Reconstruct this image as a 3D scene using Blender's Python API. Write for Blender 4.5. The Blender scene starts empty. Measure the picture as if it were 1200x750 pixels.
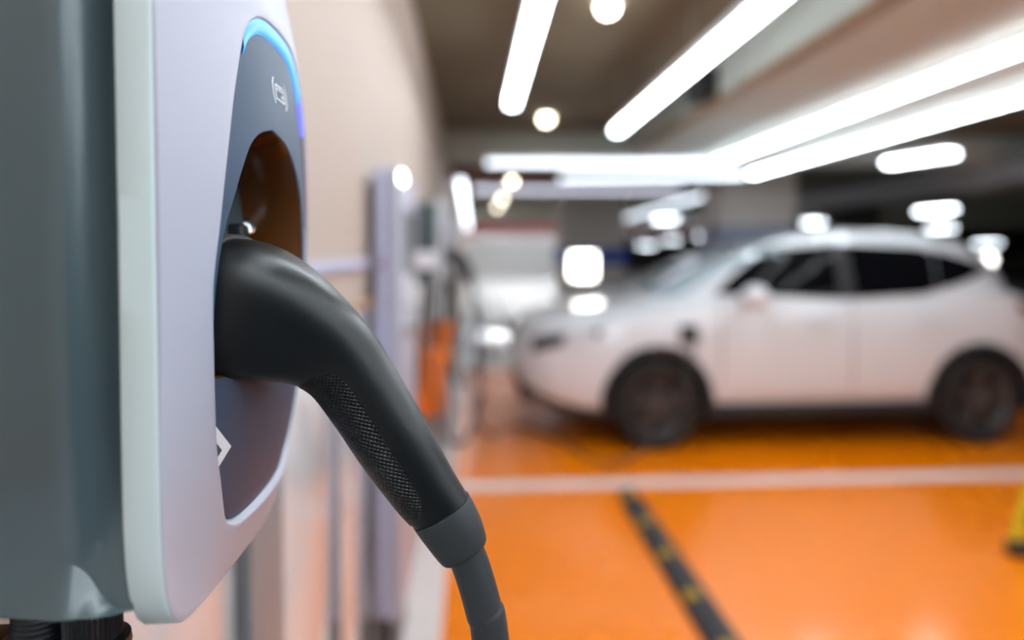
import bpy, bmesh, math, random
import numpy as np
from mathutils import Vector, Matrix
random.seed(7)
PI = math.pi
scene = bpy.context.scene
COL = scene.collection

# ------------------------------------------------------------------ camera
F = 750.0; H = 1.47
YAW = math.radians(3.59); PIT = math.radians(1.6)
HORIZON = 297.0
SH = HORIZON - (375 - F * math.tan(PIT))
cd = bpy.data.cameras.new('camera'); cam = bpy.data.objects.new('camera', cd); COL.objects.link(cam)
cam.location = (0, 0, H); cam.rotation_euler = (PI / 2 - PIT, 0, -YAW)
cd.sensor_width = 36; cd.lens = 36 * F / 1200; cd.shift_y = SH / 1200
cd.clip_start = 0.02; cd.clip_end = 300
cd.dof.use_dof = True; cd.dof.focus_distance = 0.365
APERTURE = 0.0118
cd.dof.aperture_fstop = (cd.lens / 1000) / APERTURE
scene.camera = cam
_f = np.array([math.sin(YAW) * math.cos(PIT), math.cos(YAW) * math.cos(PIT), -math.sin(PIT)])
_r = np.array([math.cos(YAW), -math.sin(YAW), 0.0]); _u = np.cross(_r, _f)
def at(px, py, Y):
    """photo pixel -> the world point on the plane y = Y"""
    v = _f + _r * (px - 600) / F - _u * (py - 375 - SH) / F
    v = v / v[1] * Y
    return Vector((v[0], v[1], H + v[2]))

# ------------------------------------------------------------------ helpers
def link(name, me, mat=None, parent=None, smooth=False, autosmooth=None):
    o = bpy.data.objects.new(name, me); COL.objects.link(o)
    if mat is not None:
        for m in (mat if isinstance(mat, (list, tuple)) else [mat]): me.materials.append(m)
    if parent is not None: o.parent = parent
    if smooth:
        for p in me.polygons: p.use_smooth = True
        if autosmooth:
            me.set_sharp_from_angle(angle=math.radians(autosmooth))
    return o
def from_bm(name, bm, mat=None, parent=None, smooth=False, autosmooth=None, recalc=True):
    if recalc: bmesh.ops.recalc_face_normals(bm, faces=bm.faces)
    me = bpy.data.meshes.new(name); bm.to_mesh(me); bm.free()
    return link(name, me, mat, parent, smooth, autosmooth)
def empty(name, loc=(0, 0, 0), rz=0.0):
    o = bpy.data.objects.new(name, None); COL.objects.link(o)
    o.location = loc; o.rotation_euler = (0, 0, rz); o.empty_display_size = .1
    return o
def tag(o, label=None, cat=None, group=None, kind=None):
    if label: o['label'] = label
    if cat: o['category'] = cat
    if group: o['group'] = group
    if kind: o['kind'] = kind
    return o
def copy_tree(o, parent=None):
    c = o.copy(); COL.objects.link(c); c.parent = parent
    for ch in list(o.children): copy_tree(ch, c)
    return c
def bm_box(bm, lo, hi, bev=0.0, seg=2):
    lo = Vector(lo); hi = Vector(hi)
    r = bmesh.ops.create_cube(bm, size=1.0)
    vs = r['verts']
    c = (lo + hi) / 2; s = hi - lo
    for v in vs: v.co = Vector((v.co.x * s.x, v.co.y * s.y, v.co.z * s.z)) + c
    if bev > 0:
        es = list({e for v in vs for e in v.link_edges})
        bmesh.ops.bevel(bm, geom=es, offset=bev, segments=seg, affect='EDGES', profile=.5)
def box(name, lo, hi, mat, parent=None, bev=0.0):
    bm = bmesh.new(); bm_box(bm, lo, hi, bev)
    return from_bm(name, bm, mat, parent, smooth=bev > 0, autosmooth=40)
def bm_loft(bm, loops, closed=True, cap=True):
    rings = [[bm.verts.new(p) for p in L] for L in loops]
    n = len(rings[0])
    for a, b in zip(rings, rings[1:]):
        for i in range(n if closed else n - 1):
            j = (i + 1) % n
            bm.faces.new((a[i], a[j], b[j], b[i]))
    if cap and closed:
        bm.faces.new(rings[0][::-1]); bm.faces.new(rings[-1])
    return rings
def catmull(pts, n):
    P = [np.array(p, float) for p in pts]
    P = [2 * P[0] - P[1]] + P + [2 * P[-1] - P[-2]]
    out = []
    m = len(P) - 3
    for k in range(n):
        t = k / (n - 1) * m; i = min(int(t), m - 1); t -= i
        a, b, c, d = P[i:i + 4]
        out.append(.5 * ((2 * b) + (-a + c) * t + (2 * a - 5 * b + 4 * c - d) * t * t + (-a + 3 * b - 3 * c + d) * t ** 3))
    return out
def bm_tube(bm, pts, r, seg=12, n=None, cap=True):
    P = [Vector(p) for p in (catmull(pts, n) if n else pts)]
    loops = []; up = None
    for i, p in enumerate(P):
        t = (P[min(i + 1, len(P) - 1)] - P[max(i - 1, 0)]).normalized()
        if up is None:
            up = Vector((0, 0, 1)) if abs(t.z) < .9 else Vector((0, 1, 0))
        a = (up - t * up.dot(t)).normalized(); b = t.cross(a); up = a
        rr = r[i] if isinstance(r, (list, tuple)) else r
        loops.append([p + (a * math.cos(q) + b * math.sin(q)) * rr for q in [2 * PI * k / seg for k in range(seg)]])
    bm_loft(bm, loops, True, cap)
def tube(name, pts, r, mat, parent=None, seg=12, n=None):
    bm = bmesh.new(); bm_tube(bm, pts, r, seg, n)
    return from_bm(name, bm, mat, parent, smooth=True, autosmooth=50)
def bm_lathe(bm, prof, seg=32, M=None, cap=True):
    """prof: (radius, height) round local z; M places it"""
    loops = [[Vector((r * math.cos(2 * PI * k / seg), r * math.sin(2 * PI * k / seg), z)) for k in range(seg)] for r, z in prof]
    if M is not None: loops = [[M @ p for p in L] for L in loops]
    bm_loft(bm, loops, True, cap)
def lathe(name, prof, mat, parent=None, seg=32, M=None, auto=35, cap=True):
    bm = bmesh.new(); bm_lathe(bm, prof, seg, M, cap)
    return from_bm(name, bm, mat, parent, smooth=True, autosmooth=auto)

# ------------------------------------------------------------------ materials
def lin(r, g, b):
    f = lambda c: (c / 255 / 12.92) if c / 255 <= .04045 else ((c / 255 + .055) / 1.055) ** 2.4
    return (f(r), f(g), f(b), 1)
def mat(name, col, rough=.5, metal=0., coat=0., noise=0., nscale=8., bump=0., bscale=400., spec=.5, emis=None, estr=0., coat_rough=.05, rnoise=0.):
    m = bpy.data.materials.new(name); m.use_nodes = True
    nt = m.node_tree; N = nt.nodes; L = nt.links
    b = N['Principled BSDF']
    b.inputs['Base Color'].default_value = col
    b.inputs['Roughness'].default_value = rough
    b.inputs['Metallic'].default_value = metal
    b.inputs['Coat Weight'].default_value = coat
    b.inputs['Coat Roughness'].default_value = coat_rough
    b.inputs['Specular IOR Level'].default_value = spec
    if emis: b.inputs['Emission Color'].default_value = emis; b.inputs['Emission Strength'].default_value = estr
    tc = N.new('ShaderNodeTexCoord')
    if noise or rnoise:
        n = N.new('ShaderNodeTexNoise'); n.inputs['Scale'].default_value = nscale; n.inputs['Detail'].default_value = 5
        L.new(tc.outputs['Object'], n.inputs['Vector'])
        if noise:
            mx = N.new('ShaderNodeMix'); mx.data_type = 'RGBA'
            mx.inputs['A'].default_value = tuple(c * (1 - noise) for c in col[:3]) + (1,)
            mx.inputs['B'].default_value = tuple(min(1, c * (1 + noise)) for c in col[:3]) + (1,)
            L.new(n.outputs['Fac'], mx.inputs['Factor']); L.new(mx.outputs['Result'], b.inputs['Base Color'])
        if rnoise:
            mr = N.new('ShaderNodeMapRange'); mr.inputs['From Min'].default_value = .3; mr.inputs['From Max'].default_value = .7
            mr.inputs['To Min'].default_value = max(0, rough - rnoise); mr.inputs['To Max'].default_value = rough + rnoise
            L.new(n.outputs['Fac'], mr.inputs['Value']); L.new(mr.outputs['Result'], b.inputs['Roughness'])
    if bump:
        n2 = N.new('ShaderNodeTexNoise'); n2.inputs['Scale'].default_value = bscale; n2.inputs['Detail'].default_value = 2
        bp = N.new('ShaderNodeBump'); bp.inputs['Strength'].default_value = bump; bp.inputs['Distance'].default_value = .0004
        L.new(tc.outputs['Object'], n2.inputs['Vector']); L.new(n2.outputs['Fac'], bp.inputs['Height']); L.new(bp.outputs['Normal'], b.inputs['Normal'])
    return m
def glow(name, col, strength):
    return mat(name, (.8, .8, .8, 1), .4, emis=col, estr=strength)

M = {}
M['cover'] = mat('white_plastic', lin(176, 176, 190), .38, bump=.05, bscale=1500)
M['rim_lit'] = mat('rim_light_tint', lin(203, 213, 213), .42, bump=.05, bscale=1500)  # cover plastic again, cooler light on its side tinted into the colour
M['body'] = mat('grey_plastic', lin(68, 84, 89), .29, spec=1.0, bump=.25, bscale=900, noise=.05)
M['panel'] = mat('slate_panel', lin(62, 79, 101), .45, spec=.25, bump=.25, bscale=1800)
M['recess'] = mat('black_plastic_reflection', lin(92, 52, 20), .26, coat=.2)  # black plastic; the orange floor's reflection is put into its brown
M['black'] = mat('black_plastic', (.012, .013, .015, 1), .42, bump=.08, bscale=1200)
M['handle'] = mat('handle_plastic', (.003, .004, .0055, 1), .35, spec=.5, bump=.13, bscale=1400, rnoise=.0)
M['handle_edge'] = mat('handle_rim_plastic', (.035, .037, .04, 1), .4)
M['rubber'] = mat('cable_rubber', (.03, .034, .038, 1), .5, bump=.05)
M['mark'] = mat('printed_white', lin(235, 235, 240), .5)
M['led'] = glow('led_blue', (.08, .42, 1.0, 1), .5)
M['led_end'] = glow('led_violet', (.18, .16, 1.0, 1), .55)
for q_ in ('led', 'led_end'): M[q_].node_tree.nodes['Principled BSDF'].inputs['Base Color'].default_value = (.01, .04, .12, 1)
M['led_off'] = mat('led_lens_unlit', lin(130, 110, 120), .3)
M['steel'] = mat('bright_steel', (.6, .6, .62, 1), .25, metal=1)
M['bronze'] = mat('brown_plastic', lin(95, 55, 25), .35, noise=.2, nscale=30)
# ceiling, walls, floor
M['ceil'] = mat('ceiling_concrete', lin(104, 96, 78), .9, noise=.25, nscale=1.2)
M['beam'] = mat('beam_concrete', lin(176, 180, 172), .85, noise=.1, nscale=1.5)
M['wall'] = mat('wall_plaster', lin(180, 165, 153), .75, noise=.06, nscale=1.5)
M['gloss'] = mat('gloss_white_panel', lin(206, 203, 205), .14, coat=1., noise=.02, spec=.8)
M['gap'] = mat('dark_joint', lin(70, 68, 70), .7)
M['cap'] = mat('brown_trim', lin(170, 130, 100), .5)
M['lilac'] = mat('lilac_trim', lin(180, 180, 205), .5)
M['orange'] = mat('orange_epoxy', lin(255, 134, 0), .30, coat=.22, coat_rough=.12, noise=.05, nscale=.8, rnoise=.06)
M['greyfloor'] = mat('grey_epoxy', lin(226, 226, 226), .3, coat=.4, noise=.08, nscale=.5)
M['apron'] = mat('added_apron_grey', lin(96, 98, 100), .7, noise=.1, nscale=1.5)
M['paint'] = mat('white_floor_paint', lin(235, 222, 218), .4, noise=.04, nscale=5)
M['darkwall'] = mat('dark_wall', lin(62, 56, 54), .9, noise=.2, nscale=.6)
M['maroon'] = mat('maroon_paint', lin(150, 80, 76), .6)
M['redpipe'] = mat('red_pipe_paint', lin(150, 40, 36), .45)
M['duct'] = mat('duct_metal', lin(150, 148, 150), .45, metal=.4)
M['conduit'] = mat('brown_conduit', lin(128, 100, 70), .5)
M['blue'] = mat('blue_paint', lin(40, 90, 200), .5)
M['paleblue'] = mat('pale_blue_paint', lin(150, 158, 185), .6)
M['pillar'] = mat('pillar_plaster', lin(222, 212, 204), .8, noise=.05, nscale=2)
M['housing'] = mat('white_metal', lin(225, 225, 228), .5)
M['tube'] = glow('cool_tube', (.84, .93, 1.0, 1), 8.5)
M['tube_dim'] = glow('cool_tube_dim', (.80, .89, 1.0, 1), 1.4)
M['tube_row'] = glow('cool_tube_row', (.80, .89, 1.0, 1), 3.0)
M['tube_faint'] = glow('cool_tube_faint', (.80, .82, 1.0, 1), .75)
M['tube_fill_apron'] = glow('cool_fill_apron', (.84, .95, 1.0, 1), 5.5)
M['tube_fill_far'] = glow('cool_fill_far', (.9, .95, 1.0, 1), 40)
M['warm'] = glow('warm_lamp', (1.0, .86, .68, 1), 9)
M['lantern'] = glow('lantern_glow', (1.0, .97, .9, 1), 4)
M['yellow'] = mat('yellow_plastic', lin(205, 190, 20), .45)
M['yellowmark'] = mat('yellow_reflector', lin(170, 135, 35), .6)
M['stop'] = mat('stop_rubber', lin(52, 52, 56), .7, noise=.15, nscale=20)
M['orangebox'] = mat('orange_plastic', lin(240, 125, 30), .45)
# cars
M['carwhite'] = mat('white_car_paint', lin(226, 228, 233), .3, coat=1., coat_rough=.03)
M['cargrey'] = mat('silver_car_paint', lin(205, 207, 210), .3, metal=.05, coat=1., coat_rough=.04)
M['cardark'] = mat('dark_car_paint', lin(38, 38, 42), .3, coat=1., coat_rough=.04)
M['glass'] = mat('tinted_car_glass', (.003, .0035, .005, 1), .08, spec=.12)
M['windscreen'] = mat('pale_windscreen_glass', lin(170, 190, 198), .07, coat=1.)
M['tyre'] = mat('tyre_rubber', (.012, .011, .011, 1), .75)
M['rim'] = mat('dark_alloy', lin(92, 88, 88), .4, metal=.5)
M['clad'] = mat('black_cladding', (.02, .02, .021, 1), .6)
M['lens'] = mat('headlight_lens', lin(225, 230, 240), .12, coat=1.)
M['chrome'] = mat('chrome_trim', (.7, .7, .72, 1), .15, metal=1)
M['tail'] = mat('red_lamp_lens', lin(140, 20, 20), .2, coat=1.)

# knurled grip
def knurl():
    m = mat('knurled_grip_rubber', (.007, .008, .009, 1), .30)
    nt = m.node_tree; N = nt.nodes; L = nt.links; b = N['Principled BSDF']
    uv = N.new('ShaderNodeUVMap'); uv.uv_map = 'UVMap'
    sp = N.new('ShaderNodeSeparateXYZ'); L.new(uv.outputs['UV'], sp.inputs['Vector'])
    def mth(op, a, b_=None):
        n = N.new('ShaderNodeMath'); n.operation = op
        for i, x in enumerate((a, b_)):
            if x is None: continue
            if isinstance(x, (int, float)): n.inputs[i].default_value = x
            else: L.new(x, n.inputs[i])
        return n.outputs[0]
    k = 2 * PI / .0027
    s1 = mth('SINE', mth('MULTIPLY', mth('ADD', sp.outputs['X'], sp.outputs['Y']), k))
    s2 = mth('SINE', mth('MULTIPLY', mth('SUBTRACT', sp.outputs['X'], sp.outputs['Y']), k))
    h = mth('MAXIMUM', s1, s2)
    bp = N.new('ShaderNodeBump'); bp.inputs['Strength'].default_value = 1.0; bp.inputs['Distance'].default_value = .0011
    L.new(h, bp.inputs['Height']); L.new(bp.outputs['Normal'], b.inputs['Normal'])
    return m
M['grip'] = knurl()

# ================================================================== SETTING
WX = -.33; CZ = 2.87; YB, YE = -5.0, 50.0; XR = 50.0
def struct(o): o['kind'] = 'structure'; return o
struct(box('floor', (-.6, -30, -.2), (XR, YE, 0), M['orange']))
struct(box('floor_added_apron', (-.6, -30, 0), (XR, .9, .004), M['apron']))  # unseen floor around the camera, added in grey to cut the orange bounce
floor2 = struct(box('floor_grey', (-.6, 8.25, 0), (XR, YE, .004), M['greyfloor']))
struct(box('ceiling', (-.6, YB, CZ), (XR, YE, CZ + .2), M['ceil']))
struct(box('wall_left', (WX - .25, YB, 0), (WX, YE, CZ), M['wall']))
struct(box('wall_back', (-.6, YE, 0), (XR, YE + .25, CZ), M['darkwall']))
struct(box('wall_right', (XR, YB, 0), (XR + .25, YE, CZ), M['darkwall']))
# glossy wainscot panels with dark joints
ys = [-.4, .35, .86, 1.06, 1.53, 2.02, 2.55, 3.1, 3.7, 4.3, 5.0, 5.8, 6.8, 8.0]
struct(box('trim_1', (WX, -.4, .08), (WX + .006, 8.0, 1.31), M['gap']))
k = 2
for a, b in zip(ys, ys[1:]):
    if abs(a - .86) < .01:
        struct(box('trim_%d' % k, (WX, a + .02, .08), (WX + .03, b - .03, 1.31), M['duct'], bev=.004))
    else:
        struct(box('trim_%d' % k, (WX, a + .008, .08), (WX + .018, b - .008, 1.31), M['gloss'], bev=.003))
    k += 1
struct(box('trim_%d' % k, (WX, -.4, 1.31), (WX + .022, 8.0, 1.33), M['cap'], bev=.004)); k += 1
struct(box('trim_%d' % k, (WX, .9, 1.425), (WX + .014, 8.0, 1.452), M['lilac'], bev=.003)); k += 1
struct(box('baseboard_left', (WX, YB, 0), (WX + .02, YE, .08), M['gap']))
# painted floor lines
struct(box('floor_line', (WX + .02, YB, 0), (-.12, 8.25, .003), M['paint']))
struct(box('floor_line', (-.12, 3.93, 0), (3.75, 4.08, .003), M['paint']))
struct(box('floor_line', (-.12, 8.0, 0), (6.5, 8.12, .003), M['paint']))
for x in (.22, .62):
    struct(box('floor_line', (x, 8.9, .004), (x + .1, 22, .006), M['gap']))
# beams and pillars
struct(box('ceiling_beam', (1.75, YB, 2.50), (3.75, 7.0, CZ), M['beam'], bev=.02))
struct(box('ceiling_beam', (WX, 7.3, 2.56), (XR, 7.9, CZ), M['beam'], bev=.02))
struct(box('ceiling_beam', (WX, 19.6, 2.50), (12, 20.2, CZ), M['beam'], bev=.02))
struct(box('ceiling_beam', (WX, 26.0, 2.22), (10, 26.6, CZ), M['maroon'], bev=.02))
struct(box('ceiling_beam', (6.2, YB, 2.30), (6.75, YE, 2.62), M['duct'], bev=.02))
struct(box('pillar', (3.62, 9.0, 0), (4.70, 9.9, CZ), M['pillar'], bev=.03))
struct(box('pillar', (1.95, 14.0, 0), (3.40, 14.8, CZ), M['pillar'], bev=.03))
struct(box('pillar', (9.6, 16.0, 0), (10.6, 17.0, CZ), M['darkwall'], bev=.03))
struct(box('pillar_band', (3.60, 8.98, 1.62), (4.72, 9.92, 1.86), M['paleblue'], bev=.005))
struct(box('pillar_band', (1.93, 13.98, 1.24), (3.42, 14.82, 1.58), M['blue'], bev=.005))
struct(box('wall_back_panel', (-.3, 40, 0), (7.5, 40.3, CZ), M['greyfloor']))

# ================================================================== LIGHTS
def strip(a, b, z, mt, label, group, w=.085, rods=2, gapat=None):
    a = Vector((a[0], a[1], z)); b = Vector((b[0], b[1], z))
    d = (b - a); Ln = d.length; ang = math.atan2(d.y, d.x)
    r = empty('strip_light', a, ang); tag(r, label, 'strip light', group)
    box('housing', (0, -w / 2, .012), (Ln, w / 2, .06), M['housing'], r, bev=.004)
    cuts = [0, Ln] if not gapat else [0] + list(gapat) + [Ln]
    for p, q in zip(cuts, cuts[1:]):
        box('diffuser', (p + .012, -w / 2 + .004, -.03), (q - .012, w / 2 - .004, .012), mt, r, bev=.01)
    n = max(2, int(Ln / 1.6) + 1)
    for i in range(n):
        x = .15 + (Ln - .3) * i / (n - 1)
        bmx = bmesh.new(); bm_tube(bmx, [(x, 0, .055), (x, 0, CZ - z)], .004, 6)
        from_bm('hanging_rod', bmx, M['duct'], r)
    return r
G = 'suspended strip lights'
T, TD = M['tube'], M['tube_dim']
strip((.262, -3.2), (.262, 4.21), 2.45, T, 'white strip light left of the ceiling downlights, running from overhead to above the charger row', G, w=.078)
strip((1.15, -3.2), (1.15, 5.07), 2.45, T, 'white strip light right of the ceiling downlights, running along the concrete beam', G, w=.078)
strip((2.60, 6.80), (2.60, -3.2), 2.45, T, 'upper of the two long white strip lights above the white car, with a joint', G, w=.055, gapat=[2.35, 4.8])
strip((3.42, 7.68), (3.42, -3.2), 2.45, T, 'lower of the two long white strip lights above the white car, with a joint', G, w=.055, gapat=[2.3, 4.8])
strip((.15, 6.90), (2.52, 6.80), 2.45, TD, 'nearer crosswise white strip light ending at the corner of the upper long light', G)
strip((1.12, 8.18), (3.36, 7.72), 2.44, TD, 'crosswise white strip light just behind the nearer crosswise one', G)
strip((.02, 9.85), (3.25, 9.75), 2.45, M['tube_faint'], 'dim crosswise strip light next to the red pipe', G)
strip((3.84, 10.1), (4.30, 19.0), 2.44, TD, 'slanting strip light seen behind the crosswise lights, left of the beige pillar', G)
strip((4.40, 20.2), (4.62, 25.2), 2.44, TD, 'faint far strip light in line beyond the slanting one', G)
strip((-.15, 8.7), (-.15, 34.0), 2.45, M['tube_row'], 'long strip light close along the left wall beyond the far chargers', G)
for a_, b_, z_, lb_ in (((-.1, -.9), (2.4, -.9), 2.64, 'added crosswise fill strip over the apron, the one nearest the orange bay'), ((-.1, -2.3), (2.4, -2.3), 2.64, 'added crosswise fill strip over the middle of the apron'),
                    ((4.6, 2.2), (4.6, -3.2), 2.45, 'added long fill strip over the apron beyond the beam')):
    strip(a_, b_, z_, M['tube_fill_apron'], lb_, 'added fill strips over the apron', w=.12)  # unseen strips, added to light the charger and plug from behind the camera
hid = 'added fill strips above the far grey floor'
for a_, b_, lb_ in (((.3, 20.7), (4.2, 20.7), 'added fill strip tucked behind the second cross beam'), ((.2, 27.6), (7.0, 27.6), 'added fill strip tucked behind the maroon cross beam'), ((.2, 33.0), (7.0, 33.0), 'last added crosswise fill strip before the pale end wall')):
    strip(a_, b_, 2.78, M['tube_fill_far'], lb_, hid, w=.14)  # strips out of sight, added only to brighten the far floor
far = [((4.48, 6.67), (4.67, 5.96), 2.45, 'short bright strip light at the right, above the rear half of the white car roof'),
       ((10.44, 14.4), (10.44, 13.3), 2.45, 'short white light above the rear of the white car, below the grey duct'),
       ((18.1, 24.4), (18.5, 23.5), 2.45, 'small dimmer light directly under another short light over the rear of the car'),
       ((10.6, 19.9), (11.2, 19.4), 2.45, 'small bright light just above the peak of the white car roof'),
       ((17.4, 28.5), (18.3, 28.4), 2.45, 'small dim light touching the car roof line right of the bright one'),
       ((5.3, 18.2), (5.75, 17.8), 2.45, 'small bright light left of the beige pillar, upper one of its cluster'),
       ((13.8, 45.2), (14.8, 45.0), 2.45, 'tiny dim light below the upper bright one, left of the beige pillar'),
       ((12.9, 36.2), (13.8, 36.1), 2.45, 'small bright light above the windscreen, beside the beige pillar'),
       ((11.8, 44.9), (13.0, 44.7), 2.02, 'tiny dim light above the silver car windscreen, leftmost of its cluster'),
       ((7.3, 39.5), (7.7, 39.4), 2.20, 'tiny round far light just above the glowing lantern'),
       ((25.5, 31.0), (26.5, 30.6), 1.97, 'small far light behind the tail of the white car, uppermost of two')]
for a, b, z, lb in far:
    strip(a, b, z, M['tube'] , lb, 'small far strip lights', w=.16)
def downlight(x, y, lb):
    r = empty('ceiling_downlight', (x, y, CZ)); tag(r, lb, 'ceiling light', 'round warm ceiling downlights')
    lathe('trim_ring', [(.044, 0), (.072, 0), (.075, -.012), (.070, -.018), (.050, -.018)], M['housing'], r, cap=False)
    lathe('lamp_lens', [(.002, -.005), (.048, -.005), (.052, -.03), (.046, -.06), (.03, -.075), (.002, -.08)], M['warm'], r)
for y, lb in [(3.55, 'warm round ceiling lamp cut by the top of the photo'), (6.5, 'warm round ceiling lamp between the two long strip lights'),
              (12.1, 'small warm ceiling lamp, uppermost of three in a slanting row'), (15.9, 'small warm ceiling lamp, middle of three in a slanting row'),
              (18.9, 'small warm ceiling lamp, lowest of three in a slanting row')]:
    downlight(.755, y, lb)

# pipes
def pipe(lb, a, b, r, mt, name='pipe'):
    o = empty(name, a); tag(o, lb, 'pipe')
    a = Vector(a); d = Vector(b) - a
    tube('pipe_run', [(0, 0, 0), d * .5, d], r, mt, o, seg=14)
    for t in (.12, .4, .7, .95):
        p = d * t
        tube('clamp', [p - d.normalized() * .02, p + d.normalized() * .02], r * 1.25, M['duct'], o, seg=14)
        tube('hanger', [p + Vector((0, 0, r * 1.1)), Vector((p.x, p.y, CZ - a.z))], .006, M['duct'], o, seg=6)
    return o
pipe('red sprinkler pipe running crosswise under the ceiling beyond the far strip lights', (WX + .01, 9.2, 2.60), (3.6, 9.2, 2.60), .05, M['redpipe'])
pipe('brown conduit pipe running along the lower edge of the concrete ceiling beam', (1.70, -2.0, 2.52), (1.70, 6.6, 2.52), .03, M['conduit'])

jp = at(866, 92, 4.6)
jb = empty('junction_box', (1.695, 4.6, 2.68)); tag(jb, 'dark junction box on the side of the concrete beam beside the second strip light', 'junction box')
box('box', (-.10, -.13, -.11), (.05, .13, .11), M['clad'], jb, bev=.012)
box('lid', (-.112, -.115, -.095), (-.10, .115, .095), M['clad'], jb, bev=.005)
# lantern on a post behind the bonnet
lp = at(683, 311, 6.95)
lt = empty('post_lamp', (lp.x, 6.95, 0)); tag(lt, 'glowing square white lantern on a pale post behind the white car bonnet', 'lamp')
lathe('post', [(.10, .0), (.10, .02), (.04, .05), (.035, lp.z - .19)], M['pillar'], lt, seg=20)
box('lamp_base', (-.10, -.10, lp.z - .19), (.10, .10, lp.z - .15), M['clad'], lt, bev=.008)
box('lamp_glass', (-.125, -.125, lp.z - .15), (.125, .125, lp.z + .13), M['lantern'], lt, bev=.03)
box('lamp_cap', (-.135, -.135, lp.z + .13), (.135, .135, lp.z + .15), M['housing'], lt, bev=.008)
# round bulkhead lamp far right
bp_ = at(1158, 305, 12.0)
bl = empty('bulkhead_lamp', (bp_.x, 12.0, 0)); tag(bl, 'small round yellowish lamp on a thin dark post behind the tail of the white car', 'lamp')
tube('post', [(0, .04, 0), (0, .04, bp_.z + .02)], .03, M['clad'], bl)
lathe('lamp_glass', [(.01, -.03), (.11, -.03), (.12, 0), (.1, .04), (.01, .06)], M['lantern'], bl, M=Matrix.Translation((0, 0, bp_.z)) @ Matrix.Rotation(PI / 2, 4, 'X'))

# ================================================================== FOREGROUND CHARGER
dC, wC = .4265, .122           # centre and half width along the wall (world y)
ZT, ZB = .235, -.190           # top / bottom relative to eye level
XE, BUL = .145, .031           # distance of the rim and bulge towards the aisle
NA = 192
ANG = np.array([2 * PI * k / NA for k in range(NA)])
def polar(pts):
    p = np.array(pts); a = np.arctan2(p[:, 1], p[:, 0]) % (2 * PI); r = np.hypot(p[:, 0], p[:, 1])
    o = np.argsort(a)
    return np.interp(ANG, a[o], r[o], period=2 * PI)
zc, hc = (ZT + ZB) / 2, (ZT - ZB) / 2
pts = []
for a in np.linspace(0, 2 * PI, 1441)[:-1]:
    c, s = math.cos(a), math.sin(a); e = 2.5 if c > 0 else 9
    rr = 1 / ((abs(c) ** e + abs(s) ** e) ** (1 / e)); pts.append((wC * rr * c, zc + hc * rr * s))
R_O = polar(pts)
pts = []
for a in np.linspace(0, 2 * PI, 1441)[:-1]:
    c, s = math.cos(a), math.sin(a); e = 2.5
    rr = 1 / ((abs(c) ** e + abs(s) ** e) ** (1 / e)); pts.append((wC * rr * c, zc + hc * rr * s))
R_S = polar(pts)               # softer outline that shapes the bulge
egg = [(.0, .144), (.025, .1425), (.042, .137), (.058, .1229), (.0725, .0892), (.0815, .052), (.0875, .016), (.0922, -.0187), (.0962, -.0617), (.0943, -.0974),
       (.0905, -.120), (.081, -.1450), (.070, -.1535), (.052, -.1585), (.027, -.1605), (.0, -.161)]
half = catmull(egg, 160)
near_egg = egg[:8] + [(.0900, -.0617), (.0845, -.0974), (.0770, -.120), (.066, -.1460), (.058, -.1535), (.045, -.1585), (.024, -.1605), (.0, -.161)]
eg = [(x, z) for x, z in half] + [(-x, z) for x, z in catmull(near_egg, 160)[1:-1]]
R_C = polar(eg)
hole = catmull([(.402, .0750), (.385, .070), (.3736, .0621), (.3644, .0479), (.3562, .0308), (.3475, .0099), (.3425, -.015), (.3405, -.042), (.3405, -.0635), (.352, -.0665), (.370, -.0695), (.395, -.0705),
                (.430, -.066), (.455, -.052), (.468, -.030), (.472, .0), (.466, .030), (.453, .052), (.430, .069), (.402, .0750)], 200)
R_A = polar([(x - dC, z) for x, z in hole[:-1]])
SURF_ANG = ANG
def r_outer(a): return np.interp(a % (2 * PI), ANG, R_O, period=2 * PI)
def front(d, z, off=0.0):
    """world point on the bulged front; d along the wall, z from eye level, off = depth behind it"""
    y, zz = d - dC, z
    a = math.atan2(zz, y); q = math.hypot(y, zz)
    t = q / r_outer(a); ts = q / np.interp(a % (2 * PI), ANG, R_S, period=2 * PI)
    wt = min(t, 1.2) ** 6
    X = XE - BUL * (1 - (ts * (1 - wt) + t * wt) ** 2.2)
    return Vector((-(X + off), d, H + z))
def ring(R, off):
    return [front(dC + r * math.cos(a), r * math.sin(a), off) for a, r in zip(ANG, R)]
def ring_at(R, X):
    return [Vector((-X, dC + r * math.cos(a), H + r * math.sin(a))) for a, r in zip(ANG, R)]

charger = empty('car_charger', (WX, dC, H + ZB))
OFF = Vector((WX, dC, H + ZB))
def sub(o):
    """parent built-in-place geometry to the charger empty"""
    o.data.transform(Matrix.Translation(-OFF)); return o
tag(charger, 'large white and grey electric car wall charger in front, lit blue arc at its top', 'wall charger', 'electric car wall chargers')
# cover: rim skirt, bulged front, chamfered cut-out
loops = [ring_at(R_O - .014, XE + .0175), ring_at(R_O - .0012, XE + .0175), ring_at(R_O, XE + .016), ring_at(R_O, XE + .0028), ring_at(R_O - .0003, XE + .0013), ring_at(R_O - .0010, XE + .0006), ring_at(R_O - .0016, XE + .0012)]
bm = bmesh.new(); bm_loft(bm, loops, True, False)
rim_ = sub(from_bm('cover_rim', bm, M['rim_lit'], charger, smooth=True, autosmooth=38)); tag(rim_, 'side band of the white cover, cooler light tinted in')
loops = [ring_at(R_O - .0016, XE + .0014), ring_at(R_O - .0013, XE + .0004), ring(R_O - .0018, .0)]
for t in np.linspace(0, 1, 15)[1:]:
    loops.append(ring((R_O - .0018) * (1 - t) + (R_C + .0006) * t, 0.0))
loops += [ring(R_C, .0003), ring(R_C - .0022, .0036), ring(R_C - .0030, .0050), ring(R_C - .0030, .009)]
bm = bmesh.new(); bm_loft(bm, loops, True, False)
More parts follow.
